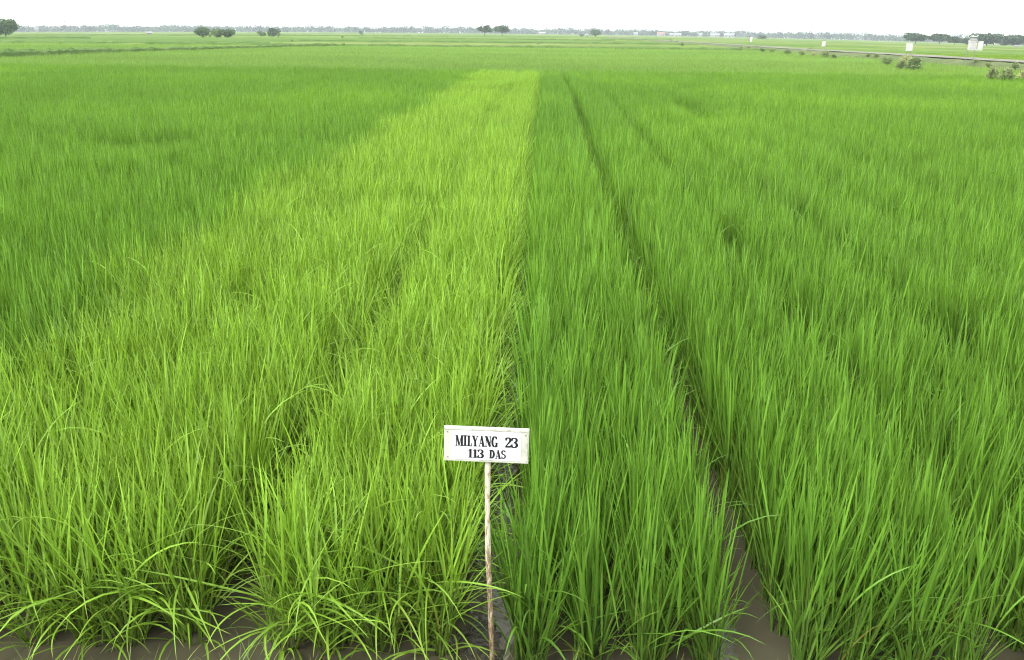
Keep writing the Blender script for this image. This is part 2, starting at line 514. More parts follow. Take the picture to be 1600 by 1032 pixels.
# the rest of the crop: instanced from the same leaf meshes
def points_object(name, P, ROT, SCL, IDX, COL, sources, label):
    me = bpy.data.meshes.new(name)
    me.vertices.add(len(P)); me.vertices.foreach_set('co', P.astype(np.float32).ravel())
    for nm, arr in (('rot', ROT), ('scl', SCL), ('leaf_color', COL)):
        a = me.attributes.new(nm, 'FLOAT_VECTOR', 'POINT'); a.data.foreach_set('vector', arr.astype(np.float32).ravel())
    a = me.attributes.new('idx', 'INT', 'POINT'); a.data.foreach_set('value', IDX.astype(np.int32))
    me.update()
    o = link(name, me); tag(o, label, 'rice crop', None, 'stuff')
    ng = bpy.data.node_groups.new(name + '_scatter', 'GeometryNodeTree')
    ng.interface.new_socket('Geometry', in_out='INPUT', socket_type='NodeSocketGeometry')
    ng.interface.new_socket('Geometry', in_out='OUTPUT', socket_type='NodeSocketGeometry')
    N, L = ng.nodes, ng.links
    gi, go = N.new('NodeGroupInput'), N.new('NodeGroupOutput')
    inst = N.new('GeometryNodeInstanceOnPoints'); inst.inputs['Pick Instance'].default_value = True
    j = N.new('GeometryNodeJoinGeometry')
    for s in reversed(sources):
        oi = N.new('GeometryNodeObjectInfo'); oi.transform_space = 'ORIGINAL'
        oi.inputs['Object'].default_value = s; oi.inputs['As Instance'].default_value = True
        L.new(oi.outputs['Geometry'], j.inputs[0])
    def attr(nm, t):
        a = N.new('GeometryNodeInputNamedAttribute'); a.data_type = t; a.inputs['Name'].default_value = nm
        return a.outputs['Attribute']
    e2r = N.new('FunctionNodeEulerToRotation')
    L.new(attr('rot', 'FLOAT_VECTOR'), e2r.inputs[0])
    m2p = N.new('GeometryNodeMeshToPoints')
    L.new(gi.outputs[0], m2p.inputs['Mesh'])
    L.new(m2p.outputs[0], inst.inputs['Points']); L.new(j.outputs[0], inst.inputs['Instance'])
    L.new(attr('idx', 'INT'), inst.inputs['Instance Index'])
    L.new(e2r.outputs[0], inst.inputs['Rotation']); L.new(attr('scl', 'FLOAT_VECTOR'), inst.inputs['Scale'])
    L.new(inst.outputs[0], go.inputs[0])
    md = o.modifiers.new('scatter', 'NODES'); md.node_group = ng
    return o

def crop_object(name, sel, label):
    li = hills[sel[0]][2]
    keys = [(li, 0, v) for v in range(NV) if (li, 0, v) in SRC] + [(li, 1, v) for v in range(NE) if (li, 1, v) in SRC]
    n0 = [q for q, k_ in enumerate(keys) if k_[1] == 0]; n1 = [q for q, k_ in enumerate(keys) if k_[1] == 1] or n0
    P = np.array([(hills[i][0], hills[i][1], 0.0) for i in sel])
    rot = np.array([tilt(hills[i][8], hills[i][4]) for i in sel])
    s = rng.uniform(0.92, 1.07, len(sel))
    hv = 0.93 + 0.09 * vnoise(P[:, 0] * 0.9, P[:, 1] * 0.7, 9) + 0.09 * vnoise(P[:, 0] * 2.6, P[:, 1] * 2.0, 14)
    low = vnoise(P[:, 0] * 0.9 + 5, P[:, 1] * 0.45, 17)
    hv = hv * (1 - 0.2 * np.clip((low - 0.84) / 0.1, 0, 1))
    scl = np.stack([s * rng.uniform(0.97, 1.12, len(sel)), s * rng.uniform(0.97, 1.12, len(sel)), s * hv], 1)
    idx = np.array([random.choice(n1) if hills[i][3] else random.choice(n0) for i in sel])
    return points_object(name, P, rot, scl, idx, hc[sel], [SRC[k_] for k_ in keys], label)

rest = [i for i in range(len(hills)) if i not in near]
crop_object('rice_crop', [i for i in rest if hills[i][2]], 'yellow-green rice filling the long plot behind the sign')
crop_object('rice_crop', [i for i in rest if not hills[i][2] and hills[i][0] > GAP1 - 0.05], 'dark green rice filling the plots to the right of the sign')
crop_object('rice_crop', [i for i in rest if not hills[i][2] and hills[i][0] < GAP1 - 0.05], 'dark green rice filling the plots left of the yellow-green plot')

# the middle distance: rice beyond the end of the plots, up to the cross bund
TRACK_X = 28.0
BUND_Y = 101.0
P = []
y = FAR_END + 0.35
while y < BUND_Y - 0.6:
    st_ = 0.26 + 0.10 * (y - 40) / 60
    x = -0.62 * y - 2
    while x < min(0.60 * y + 2, TRACK_X - 4.2):
        P.append((x + random.gauss(0, 0.05), y + random.gauss(0, 0.05)))
        x += st_
    y += st_
P = np.array(P); n = len(P)
P3 = np.stack([P[:, 0], P[:, 1], np.array([drop(*p) for p in P])], 1)
band = vnoise(P[:, 0] * 0.02 + 4, P[:, 1] * 0.16, 21); pat = vnoise(P[:, 0] * 0.25, P[:, 1] * 0.2, 22)
cm = np.array((0.160, 0.278, 0.055))[None] * (0.84 + 0.20 * band + 0.14 * pat)[:, None]
yl = np.clip((P[:, 0] - 4) / 16, 0, 1) * np.clip((60 - P[:, 1]) / 18, 0, 1)
cm = cm * (1 - 0.6 * yl[:, None]) + np.array((0.175, 0.300, 0.040))[None] * 0.6 * yl[:, None]
wsc = (0.26 + 0.10 * (P[:, 1] - 40) / 60) / 0.19
keys = [(0, 0, v) for v in range(NV)]
points_object('rice_crop', P3, np.stack([np.zeros(n), np.zeros(n), rng.uniform(0, 6.28, n)], 1),
              np.stack([wsc, wsc, rng.uniform(0.86, 1.04, n)], 1), rng.integers(0, len(keys), n), cm, [SRC[k_] for k_ in keys if k_ in SRC],
              'pale green rice stretching beyond the plots to the dark bund line')
#MORE
# rice on the far side of the track
P = []
y = 44.0
while y < BUND_Y - 0.6:
    x = TRACK_X + 4.4
    while x < 0.62 * y + 4:
        P.append((x + random.gauss(0, 0.05), y + random.gauss(0, 0.05))); x += 0.33
    y += 0.33
P = np.array(P); n = len(P)
P3 = np.stack([P[:, 0], P[:, 1], np.array([drop(*p) for p in P])], 1)
cm = np.array((0.15, 0.26, 0.026))[None] * (0.85 + 0.3 * vnoise(P[:, 0] * 0.2, P[:, 1] * 0.2, 33))[:, None]
points_object('rice_crop', P3, np.stack([np.zeros(n), np.zeros(n), rng.uniform(0, 6.28, n)], 1),
              np.stack([np.full(n, 1.7), np.full(n, 1.7), rng.uniform(0.84, 1.0, n)], 1), rng.integers(0, len(keys), n), cm, [SRC[k_] for k_ in keys if k_ in SRC],
              'yellow-green rice on the far side of the pale track')

# distant plots: a canopy sheet broken into plots of slightly different greens
def plots_mat():
    m = bpy.data.materials.new('distant_plots'); m.use_nodes = True
    nn, l = m.node_tree.nodes, m.node_tree.links
    p = nn['Principled BSDF']; p.inputs['Roughness'].default_value = 1.0; p.inputs['Specular IOR Level'].default_value = 0.0
    geo = nn.new('ShaderNodeNewGeometry')
    mp = nn.new('ShaderNodeMapping'); mp.inputs['Scale'].default_value = (0.011, 0.021, 0)
    l.new(geo.outputs['Position'], mp.inputs['Vector'])
    vo = nn.new('ShaderNodeTexVoronoi'); vo.distance = 'CHEBYCHEV'; vo.inputs['Scale'].default_value = 1.0; vo.inputs['Randomness'].default_value = 0.75
    l.new(mp.outputs[0], vo.inputs['Vector'])
    ra = nn.new('ShaderNodeValToRGB')
    sp = nn.new('ShaderNodeSeparateColor'); l.new(vo.outputs['Color'], sp.inputs[0]); l.new(sp.outputs[0], ra.inputs[0])
    e = ra.color_ramp.elements
    e[0].position = 0.0; e[0].color = (0.082, 0.140, 0.038, 1)
    e[1].position = 1.0; e[1].color = (0.165, 0.195, 0.070, 1)
    q = e.new(0.35); q.color = (0.098, 0.160, 0.042, 1)
    q = e.new(0.7); q.color = (0.122, 0.175, 0.048, 1)
    t = nn.new('ShaderNodeTexNoise'); t.inputs['Scale'].default_value = 1.0; t.inputs['Detail'].default_value = 6
    mp2 = nn.new('ShaderNodeMapping'); mp2.inputs['Scale'].default_value = (0.25, 0.12, 0.2)
    l.new(geo.outputs['Position'], mp2.inputs['Vector']); l.new(mp2.outputs[0], t.inputs['Vector'])
    mr = nn.new('ShaderNodeMapRange'); mr.inputs['To Min'].default_value = 0.65; mr.inputs['To Max'].default_value = 1.35
    l.new(t.outputs['Fac'], mr.inputs['Value'])
    sc_ = nn.new('ShaderNodeVectorMath'); sc_.operation = 'SCALE'
    l.new(ra.outputs[0], sc_.inputs[0]); l.new(mr.outputs[0], sc_.inputs['Scale']); l.new(sc_.outputs[0], p.inputs['Base Color'])
    return m
M_plots = plots_mat()
xs_u = np.linspace(-0.85, 0.85, 86)
ys_d = np.concatenate([np.linspace(BUND_Y + 0.8, 160, 40), np.geomspace(163, 1320, 60)])
vs, fs = [], []
for jy, yy in enumerate(ys_d):
    for u in xs_u:
        x = u * yy
        vs.append((x, yy, drop(x, yy) + 0.62 + random.gauss(0, 0.035)))
nx = len(xs_u)
for jy in range(len(ys_d) - 1):
    for i in range(nx - 1):
        xm = vs[jy * nx + i][0]; xm2 = vs[jy * nx + i + 1][0]
        fs.append((jy * nx + i, jy * nx + i + 1, (jy + 1) * nx + i + 1, (jy + 1) * nx + i))
o = link('distant_rice', pymesh('distant_rice', vs, fs, True), None, M_plots)
tag(o, 'pale green patchwork of distant rice fields reaching the tree line', 'rice crop', None, 'stuff')

# ---- raised bunds between the fields: rough grassy ridges
M_ridge = mat('bund_grass', (0.068, 0.120, 0.032), 0.95, 0.05, noise=(0.6, (0.095, 0.150, 0.042), .4, .65), bump=(6, 0.7, 0.06))
def ridge(pts, width, height, step=0.6):
    vs, fs = [], []; rr = random.Random(len(pts) + int(pts[0][1]))
    prof = [(-0.5, -0.5), (-0.3, 0.75), (-0.08, 1.0), (0.15, 0.95), (0.32, 0.7), (0.5, -0.5)]
    line = []
    for a, b in zip(pts[:-1], pts[1:]):
        a, b = Vector(a), Vector(b); n_ = max(2, int((b - a).length / step))
        line += [a.lerp(b, i / n_) for i in range(n_)]
    line.append(Vector(pts[-1]))
    for i, p in enumerate(line):
        d = (line[min(i + 1, len(line) - 1)] - line[max(i - 1, 0)]).normalized(); s = Vector((-d.y, d.x))
        hh = height * rr.uniform(0.95, 1.05)
        for (a, z) in prof:
            q = p + s * (a * width * rr.uniform(0.85, 1.15))
            vs.append((q.x, q.y, drop(q.x, q.y) + 0.55 + max(z, -1) * (hh - 0.55) * (rr.uniform(0.8, 1.15) if z > 0 else 1)))
    m = len(prof)
    for i in range(len(line) - 1):
        for k in range(m - 1):
            fs.append((i * m + k, i * m + k + 1, (i + 1) * m + k + 1, (i + 1) * m + k))
    o = link('bund', pymesh('bund', vs, fs), None, M_ridge)
    tag(o, kind='structure')
def g2(px, d):
    s_ = spot(px, d); return (s_.x, s_.y)
h0 = hit_z(-60, 88, 0.75); h1 = hit_z(165, 79.5, 0.75)
ridge([(h0.x, h0.y), (h1.x, h1.y)], 1.2, 0.98, 0.5)
ridge([(h1.x, h1.y), (-24.5, BUND_Y - 6), (-22, BUND_Y)], 0.8, 0.88)
ridge([(-70, BUND_Y + 6), (-22, BUND_Y), (0, BUND_Y), (TRACK_X - 3, BUND_Y + 1)], 1.0, 0.86)
ridge([g2(470, 150), g2(800, 146), g2(1090, 152)], 1.1, 0.86, 1.0)
ridge([g2(-40, 185), g2(140, 190)], 1.6, 1.0, 1.0)
ridge([g2(560, 215), g2(760, 210), g2(960, 216)], 1.4, 0.88, 1.0)
ridge([g2(-40, 300), g2(300, 310), g2(700, 320)], 2.0, 0.95, 1.5)
ridge([g2(940, 240), g2(1050, 235)], 2.0, 1.05, 1.0)
ridge([g2(200, 118), g2(420, 122)], 0.8, 0.84, 0.8)

# ---- the pale track on its embankment
def ribbon(name, xs, zs, y0, y1, step, m, jit=0.0):
    vs, fs = [], []; rr = random.Random(5); n_ = int((y1 - y0) / step)
    for i in range(n_ + 1):
        y = y0 + (y1 - y0) * i / n_
        w_ = 0.3 * math.sin(y * 0.05)
        for x, z in zip(xs, zs):
            xx = x + w_ + rr.uniform(-jit, jit)
            vs.append((xx, y, drop(xx, y) + z + rr.uniform(-jit, jit) * 0.25))
    m_ = len(xs)
    for i in range(n_):
        for k in range(m_ - 1):
            fs.append((i * m_ + k, i * m_ + k + 1, (i + 1) * m_ + k + 1, (i + 1) * m_ + k))
    return tag(link(name, pymesh(name, vs, fs, True), None, m), kind='structure')
T = TRACK_X
ribbon('track_verge', [T - 4.0, T - 3.1, T - 2.4, T - 1.5, T + 1.5, T + 2.2, T + 3.0, T + 4.2], [0.0, 0.62, 0.84, 0.83, 0.83, 0.84, 0.62, 0.0], 28, 420, 0.7, M_verge, 0.16)
ribbon('track', [T - 1.4, T - 0.7, T + 0.7, T + 1.4], [0.885, 0.90, 0.90, 0.885], 28, 420, 1.5, M_track, 0.05)

# ------------------------------------------------------------------ trees, bushes and houses
def leaf_cloud(lobes, n, size, seed, shell=0.55):
    """n small leaf-sprays spread through overlapping lobes (cx,cy,cz,rx,ry,rz)"""
    r = np.random.default_rng(seed)
    vol = np.array([l[3] * l[4] * l[5] for l in lobes]) ** 0.75; vol = vol / vol.sum()
    pick = r.choice(len(lobes), n, p=vol); L = np.array(lobes)[pick]
    d = r.normal(size=(n, 3)); d /= np.linalg.norm(d, axis=1)[:, None]
    rad = shell + (1 - shell) * r.random(n) ** 0.6
    rad *= 0.88 + 0.24 * r.random(n)
    c = L[:, :3] + d * L[:, 3:] * rad[:, None]
    a = r.normal(size=(n, 3)); a /= np.linalg.norm(a, axis=1)[:, None]
    b = np.cross(a, r.normal(size=(n, 3))); b /= np.linalg.norm(b, axis=1)[:, None]
    s = size * r.uniform(0.6, 1.35, n)[:, None]
    v = np.stack([c - a * s, c - b * s * 0.55, c + a * s, c + b * s * 0.55], 1).reshape(-1, 3)
    f = np.arange(4 * n).reshape(-1, 4)
    br = np.repeat((0.7 + 0.6 * r.random(len(lobes)))[pick] * r.uniform(0.75, 1.25, n), 4)
    return v, f, br

def cloud_mesh(name, v, f, br, m):
    me = bpy.data.meshes.new(name)
    me.from_pydata(v.tolist(), [], f.tolist())
    at = me.attributes.new('blade', 'FLOAT_VECTOR', 'POINT')
    arr = np.zeros((len(v), 3), np.float32); arr[:, 0] = br
    at.data.foreach_set('vector', arr.ravel())
    me.materials.append(m); me.update()
    return me

def tree(label, px, d, w_px, h_px, clear_px, color, group=None, seed=0, lobes_n=9, n=1500, name='tree', leaf=None, flat=0.6, dx=0):
    r = random.Random(seed)
    W = w_px * d * 0.948 / F; Hh = h_px * d * 0.898 / F; cl = clear_px * d * 0.898 / F
    root = empty(name, spot(px, d, 0.3)); Hh -= 0.3
    ch = Hh - cl
    lobes = [(0, 0, cl + ch * 0.52, W * 0.36, W * 0.36, ch * 0.44)]
    for k in range(lobes_n):
        a = 2 * math.pi * k / lobes_n + r.uniform(-0.4, 0.4); q = r.uniform(0.18, 0.36) * W
        zz = cl + ch * r.uniform(0.25, 0.78); s_ = r.uniform(0.13, 0.22) * W
        lobes.append((q * math.cos(a), q * math.sin(a), zz, s_, s_, min(s_ * flat * 1.5, ch * 0.25)))
    tb = MB(); tr_ = max(0.09, Hh * 0.028)
    tb.tube([(0, 0, -0.6), (0.02 * W, 0, cl * 0.5), (0, 0.01 * W, cl + ch * 0.15), (0.03 * W, 0, cl + ch * 0.6)], [tr_ * 1.4, tr_, tr_ * 0.8, tr_ * 0.3], 7)
    for l in lobes[1:6]:
        tb.tube([(0, 0, cl * 0.85), (l[0] * 0.5, l[1] * 0.5, cl + (l[2] - cl) * 0.55), (l[0], l[1], l[2])], [tr_ * 0.5, tr_ * 0.35, tr_ * 0.12], 5)
    tb.build('trunk', M_bark, root, True)
    v, f, br = leaf_cloud(lobes, n, leaf or max(0.11, W * 0.034), seed)
    c = link('crown', cloud_mesh('crown', v, f, br, M_treeleaf), root); c['leaf_color'] = list(color); c['kind'] = 'stuff'
    return tag(root, label, 'tree', group)

G1, G2, G3, G4 = (0.085, 0.145, 0.06), (0.062, 0.11, 0.055), (0.115, 0.18, 0.06), (0.05, 0.095, 0.045)
tree('bushy dark tree on a short trunk at the left edge of the picture', 9, 235, 42, 30, 4, G1, seed=1, n=2600, lobes_n=12)
tree('leftmost of the three rounded bushy trees in the far field', 317, 222, 28, 21, 2, G1, 'three rounded trees', 2, n=1800)
tree('lighter middle tree of the three rounded bushy trees', 339, 225, 22, 18, 1.5, G3, 'three rounded trees', 3, n=1500)
tree('rightmost of the three rounded bushy trees in the far field', 356, 223, 27, 18, 1.5, G1, 'three rounded trees', 4, n=1700)
tree('small dark tree just right of the three rounded trees', 427, 265, 24, 17, 1.5, G2, None, 5, n=1500)
tree('low grey-green tree at the left foot of the small dark tree', 409, 275, 15, 12, 1.5, G1, None, 6, n=900)
tree('tiny round tree alone before the tree line, left of the umbrella trees', 565, 420, 10, 10, 1, G2, None, 7, n=600)
tree('left one of the two umbrella-shaped trees on the horizon', 757, 400, 27, 20, 6.5, G2, 'two umbrella trees', 8, n=1900, lobes_n=12)
tree('right one of the two umbrella-shaped trees on the horizon', 784, 410, 29, 20, 6.5, G2, 'two umbrella trees', 9, n=1900, lobes_n=12)
tree('small clump-crowned tree right of the umbrella trees', 930, 460, 22, 14, 1.5, G2, None, 10, n=1000)
tree('tiny dark tree beside a white hut right of the umbrella trees', 909, 470, 10, 7, 0.8, G2, None, 11, n=500)
tree('small dark tree behind the white post beside the track', 1191, 520, 17, 9, 1, G4, None, 12, n=800)
for k, (px, w_, h_, cl, lab) in enumerate([
        (1431, 36, 18, 5, 'first broad dark tree of the grove behind the single white board'),
        (1468, 38, 18, 5, 'second broad dark tree of the grove, right of the single white board'),
        (1492, 26, 14, 3, 'lower tree in the gap of the grove between the two broad pairs'),
        (1514, 24, 13, 2, 'lower tree of the grove directly behind the white instrument box'),
        (1543, 48, 20, 2, 'broad dark domed tree right of the white instrument box'),
        (1588, 50, 19, 2, 'broad dark domed tree at the right edge of the picture')]):
    tree(lab, px, 430 + 8 * (k % 3), w_, h_, cl, G4 if k % 2 else (0.04, 0.078, 0.036), 'grove at the right', 30 + k, n=2000, lobes_n=12)

def palm(label, px, d, h_px, seed):
    r = random.Random(seed); Hh = h_px * d * 0.898 / F
    root = empty('palm_tree', spot(px, d, 0.3))
    MB().tube([(0, 0, -0.5), (0.1, 0, Hh * 0.5), (0.25, 0.1, Hh * 0.9)], [0.22, 0.17, 0.14], 6).build('trunk', M_bark, root, True)
    b = Blades()
    for k in range(22):
        b.blade((0.25, 0.1, Hh * 0.88), r.uniform(0, 6.28), R(r.uniform(5, 75)), R(r.uniform(40, 90)), r.uniform(1.6, 2.3), 0.55, n=5, bright=r.uniform(0.8, 1.2))
    c = link('crown', b.mesh('palm_crown', M_treeleaf), root); c['leaf_color'] = [0.045, 0.08, 0.035]; c['kind'] = 'stuff'
    tag(root, label, 'palm tree', 'palms above the tree line')
palm('shorter of two tall palms above the tree line near the left edge', 92, 1080, 13, 1)
palm('taller of two tall palms above the tree line near the left edge', 104, 1080, 16, 2)
palm('single palm above the tree line, midway to the umbrella trees', 483, 1080, 14, 3)
palm('taller palm above the tree line beside the tiny round tree', 572, 1080, 16, 4)
palm('shorter palm above the tree line right of the tiny round tree', 586, 1080, 13, 5)

# the far wood: a continuous belt of crowns too far to tell apart
V, Fc, B = [], [], []; base = 0
px = -260.0; k = 0
while px < 1880:
    d = random.uniform(1120, 1280)
    hp = 9.8 + 3.5 * vn1(px * 0.018, 1.5) + random.uniform(-2.2, 1.6) + (3.0 if random.random() < 0.07 else 0) + (1.5 if px > 1150 else 0)
    wp = random.uniform(12, 24)
    s_ = spot(px, d); Hh = max(3, hp * d * 0.898 / F); W = wp * d * 0.948 / F
    lobes = [(s_.x + random.gauss(0, W * 0.22), s_.y + random.gauss(0, 3), s_.z + 0.5 + Hh * random.uniform(0.3, 0.62), W * random.uniform(0.2, 0.34), W * 0.3, Hh * random.uniform(0.22, 0.38)) for _ in range(5)]
    lobes += [(s_.x, s_.y, s_.z + Hh * 0.3, W * 0.6, W * 0.4, Hh * 0.36), (s_.x, s_.y - 3, s_.z + Hh * 0.25, W * 0.6, W * 0.3, Hh * 0.3)]
    v, f, br = leaf_cloud(lobes, 380, 0.85, 5000 + k)
    V.append(v); Fc.append(f + base); B.append(br * random.uniform(0.75, 1.3)); base += len(v)
    px += random.uniform(3.5, 8); k += 1
o = link('tree_belt', cloud_mesh('tree_belt', np.concatenate(V), np.concatenate(Fc), np.concatenate(B), M_treeleaf))
o['leaf_color'] = [0.05, 0.085, 0.048]
tag(o, 'hazy blue-grey belt of trees along the whole horizon', 'tree belt', None, 'stuff')

# bushes along the track and in the far fields
def bush(label, px, py, w_px, h_px, color, seed, z=0.8, group='bushes along the track', n=420):
    p = hit_z(px, py, z)
    d = math.hypot(p.x, p.y); p.z = drop(p.x, p.y) + z - 0.12
    W = w_px * d * 0.948 / F; Hh = h_px * d * 0.898 / F + 0.12
    r = random.Random(seed)
    root = empty('bush', p)
    lobes = [(0, 0, Hh * 0.42, W * 0.36, W * 0.3, Hh * 0.42), (0.1 * W, 0, Hh * 0.2, W * 0.42, W * 0.32, Hh * 0.24), (-0.12 * W, 0, Hh * 0.18, W * 0.4, W * 0.32, Hh * 0.24)]
    for k in range(7):
        a = r.uniform(0, 6.28); q = W * r.uniform(0.12, 0.34)
        lobes.append((q * math.cos(a), q * math.sin(a) * 0.8, Hh * r.uniform(0.25, 0.66), W * r.uniform(0.12, 0.2), W * 0.15, Hh * r.uniform(0.18, 0.32)))
    v, f, br = leaf_cloud(lobes, int(n * 1.8), max(0.03, min(W, Hh) * 0.06), seed, 0.4)
    c = link('foliage', cloud_mesh('foliage', v, f, br, M_treeleaf), root); c['leaf_color'] = list(color); c['kind'] = 'stuff'
    s_ = MB()
    for k in range(4):
        a = r.uniform(0, 6.28)
        s_.tube([(0, 0, -0.1), (0.12 * W * math.cos(a), 0.12 * W * math.sin(a), Hh * 0.3), (0.25 * W * math.cos(a), 0.25 * W * math.sin(a), Hh * 0.7)], [0.02, 0.015, 0.006], 4)
    s_.build('stems', M_bark, root)
    tag(root, label, 'bush', group)
BA, BB, BP = (0.22, 0.28, 0.12), (0.16, 0.225, 0.09), (0.34, 0.37, 0.18)
bush('largest dark green bush by the track, below the single white board', 1428, 104, 27, 17, BB, 1, n=900)
bush('olive bush touching the left side of the largest track bush', 1408, 103, 18, 13, BA, 2, n=600)
bush('pale dry bush behind the largest track bush', 1414, 94, 22, 10, BP, 3, n=500)
bush('flat dark bush left of the largest track bush', 1386, 97, 19, 9, BB, 4, n=500)
bush('rounded bush near the right edge, left one of the nearest pair', 1551, 118.5, 19, 15, BA, 5, n=700)
bush('wide rounded bush near the right edge, right one of the nearest pair', 1573, 120, 26, 16, BA, 6, n=800)
bush('pale bush cut by the right edge of the picture', 1600, 119, 22, 11, BP, 7, n=500)
bush('low dark bush across the track, right of the instrument box', 1527, 97.5, 15, 6, BA, 8)
bush('very small bush across the track, right of the low dark bush', 1545, 100, 9, 4, BA, 9)
bush('low bush across the track near the right edge', 1587, 103, 15, 8, BA, 10)
bush('rounded bush by the track below the small white board', 1290, 87, 15, 10, BA, 11)
bush('tiny bush right of the bush below the small white board', 1303, 88.5, 10, 5, BB, 12)
bush('small oval bush by the track, left of the small white board', 1253, 84, 13, 7, BA, 13)
bush('small dark bush by the track, left of the small oval bush', 1231, 82, 12, 7, BB, 14)
bush('small bush across the track just left of the small white board', 1265, 77.5, 12, 6, BA, 15)
bush('right one of two tiny bushes on the track bend', 1205, 79, 11, 5, BA, 16)
bush('left one of two tiny bushes on the track bend', 1191, 78.5, 10, 4, BB, 17)
bush('tiny bush by the track below the white post', 1170, 76, 9, 4, BB, 18)
bush('tiny bush by the track left of the white post', 1158, 75, 10, 4, BA, 19)
bush('left one of two flat bushes across the track, between the white boards', 1357, 86.5, 10, 4, BA, 26)
bush('right one of two flat bushes across the track, between the white boards', 1369, 87.5, 11, 4, BA, 27)
bush('tiny pale bush between the small oval bush and the rounded bush', 1271, 84.5, 9, 4, BP, 28)
bush('dark little bush standing alone in the far field, right of centre', 1066, 70, 6, 6, BB, 20, 0.7, 'bushes in the far fields')
bush('flat little bush just above the dark lone bush', 1057, 64.5, 6, 3, BB, 21, 0.7, 'bushes in the far fields')
bush('little dark bush in the far field right of the small dark tree', 456, 63.5, 6, 3, BB, 22, 0.7, 'bushes in the far fields')
bush('low tuft in the far field below the umbrella trees', 841, 68, 8, 3, BA, 23, 0.7, 'bushes in the far fields')
bush('low tuft in the far field right of centre', 922, 69, 9, 3, BA, 24, 0.7, 'bushes in the far fields')
bush('low dark tuft in the far field left of the tiny round tree', 535, 58, 6, 3, BB, 25, 0.7, 'bushes in the far fields')

# far houses
M_white = mat('white_paint', (0.38, 0.38, 0.365), 0.6, 0.3, noise=(2, (0.66, 0.66, 0.62), .45, .7))
M_roof = mat('pale_tin_roof', (0.22, 0.23, 0.24), 0.6, 0.2, noise=(0.5, (0.15, 0.14, 0.13), .45, .7))
M_roofr = mat('dull_red_roof', (0.26, 0.15, 0.12), 0.7, 0.2, noise=(0.5, (0.2, 0.13, 0.11), .45, .7))
M_wall = mat('limewashed_wall', (0.34, 0.34, 0.33), 0.8, 0.2, noise=(0.7, (0.25, 0.25, 0.23), .4, .7))
M_dark = mat('dark_opening', (0.03, 0.03, 0.03), 0.6, 0.3)
def house(label, px, d, w_px, h_px, roof_m, seed):
    r = random.Random(seed)
    W = w_px * d * 0.948 / F; Hh = h_px * d * 0.898 / F
    root = empty('house', spot(px, d, 0.0), -math.atan2(spot(px, d).x, spot(px, d).y) + r.uniform(-0.2, 0.2))
    wh = Hh * 0.62; D = W * 0.6
    MB().box((0, 0, wh / 2), (W, D, wh)).build('wall', M_wall, root)
    rf = MB(); o_ = 0.35
    rf.add([(-W / 2 - o_, -D / 2 - o_, wh), (W / 2 + o_, -D / 2 - o_, wh), (W / 2 + o_, D / 2 + o_, wh), (-W / 2 - o_, D / 2 + o_, wh), (-W / 2 - o_, 0, Hh), (W / 2 + o_, 0, Hh)],
           [(0, 1, 5, 4), (2, 3, 4, 5), (0, 4, 3), (1, 2, 5), (3, 2, 1, 0)])
    rf.build('roof', roof_m, root)
    MB().box((W * 0.1, -D / 2 - 0.02, wh * 0.36), (W * 0.12, 0.08, wh * 0.72)).build('door', M_dark, root)
    for sx in (-0.28, 0.34):
        MB().box((W * sx, -D / 2 - 0.02, wh * 0.6), (W * 0.13, 0.08, wh * 0.3)).build('window', M_dark, root)
    tag(root, label, 'house', 'houses before the tree line')
house('white house before the tree line, right of the umbrella trees', 847, 950, 10, 5, M_roof, 1)
house('tiny white hut between two small trees right of the umbrella trees', 917, 500, 3.5, 6, M_roof, 2)
house('small square white house alone before the tree line', 993, 950, 6, 6.5, M_roof, 3)
house('white house with dull red roof, right of the square white house', 1033, 930, 11, 7, M_roofr, 4)
house('long low white shed below the tree line', 1055, 900, 17, 6, M_roof, 5)
house('narrow white house between the long shed and the pale barn', 1094, 930, 5, 7, M_roof, 6)
house('pale barn left of the long white warehouse', 1117, 930, 13, 7, M_roof, 7)
house('long white warehouse before the tree line', 1139, 920, 15, 7.5, M_roof, 8)
house('tiny white house under the grove, right of the instrument box', 1536, 400, 7, 5, M_roof, 9)
house('tiny white house under the grove at the right edge', 1591, 400, 5.5, 5, M_roof, 10)
house('small hut with a pale roof in the far left field', 234, 430, 7, 6, M_roof, 11)
house('pale narrow house in the tree line near the left edge', 59, 900, 4.5, 8, M_roof, 12)

# field boards and the instrument box by the track
M_pole = mat('grey_pole', (0.22, 0.21, 0.19), 0.6, 0.3, noise=(8, (0.14, 0.12, 0.1), .4, .7))
def board(label, px, d, w_px, top_px, bot_px, base_z, posts=2):
    p = spot(px, d, base_z)
    m_ = lambda q: q * d * 0.898 / F
    W = w_px * d * 0.948 / F
    e = hit_d(px, top_px, d) - p.z; b = hit_d(px, bot_px, d) - p.z
    root = empty('field_board', p, -math.atan2(p.x, p.y))
    MB().box((0, -0.03, (e + b) / 2), (W, 0.03, e - b)).build('board', M_white, root)
    for sx in ((-0.3, 0.3) if posts == 2 else (0,)):
        MB().tube([(W * sx, 0.02, -0.3), (W * sx, 0.02, e - 0.03)], 0.025, 6).build('post', M_pole, root)
    tag(root, label, 'sign board', 'white boards by the track')
def hit_d(px, py, d):
    r = ray(px, py); return H + r.z * d / math.hypot(r.x, r.y)
board('single white upright board on two posts above the largest track bush', 1423, 66, 9, 67.5, 80, 0.8)
board('small white board on one post beside the track', 1288, 92, 5, 65, 73, 0.8, 1)
board('slim white post-like board beside the track bend', 1174, 140, 3.2, 58, 66, 0.8, 1)
p = hit_z(1515, 96.5, 0.85); d = math.hypot(p.x, p.y)
root = empty('instrument_box', (p.x, p.y, drop(p.x, p.y) + 0.8), -math.atan2(p.x, p.y))
k_ = d * 0.948 / F
zb = hit_d(1516, 77.5, d) - root.location.z; zt_ = hit_d(1516, 65, d) - root.location.z
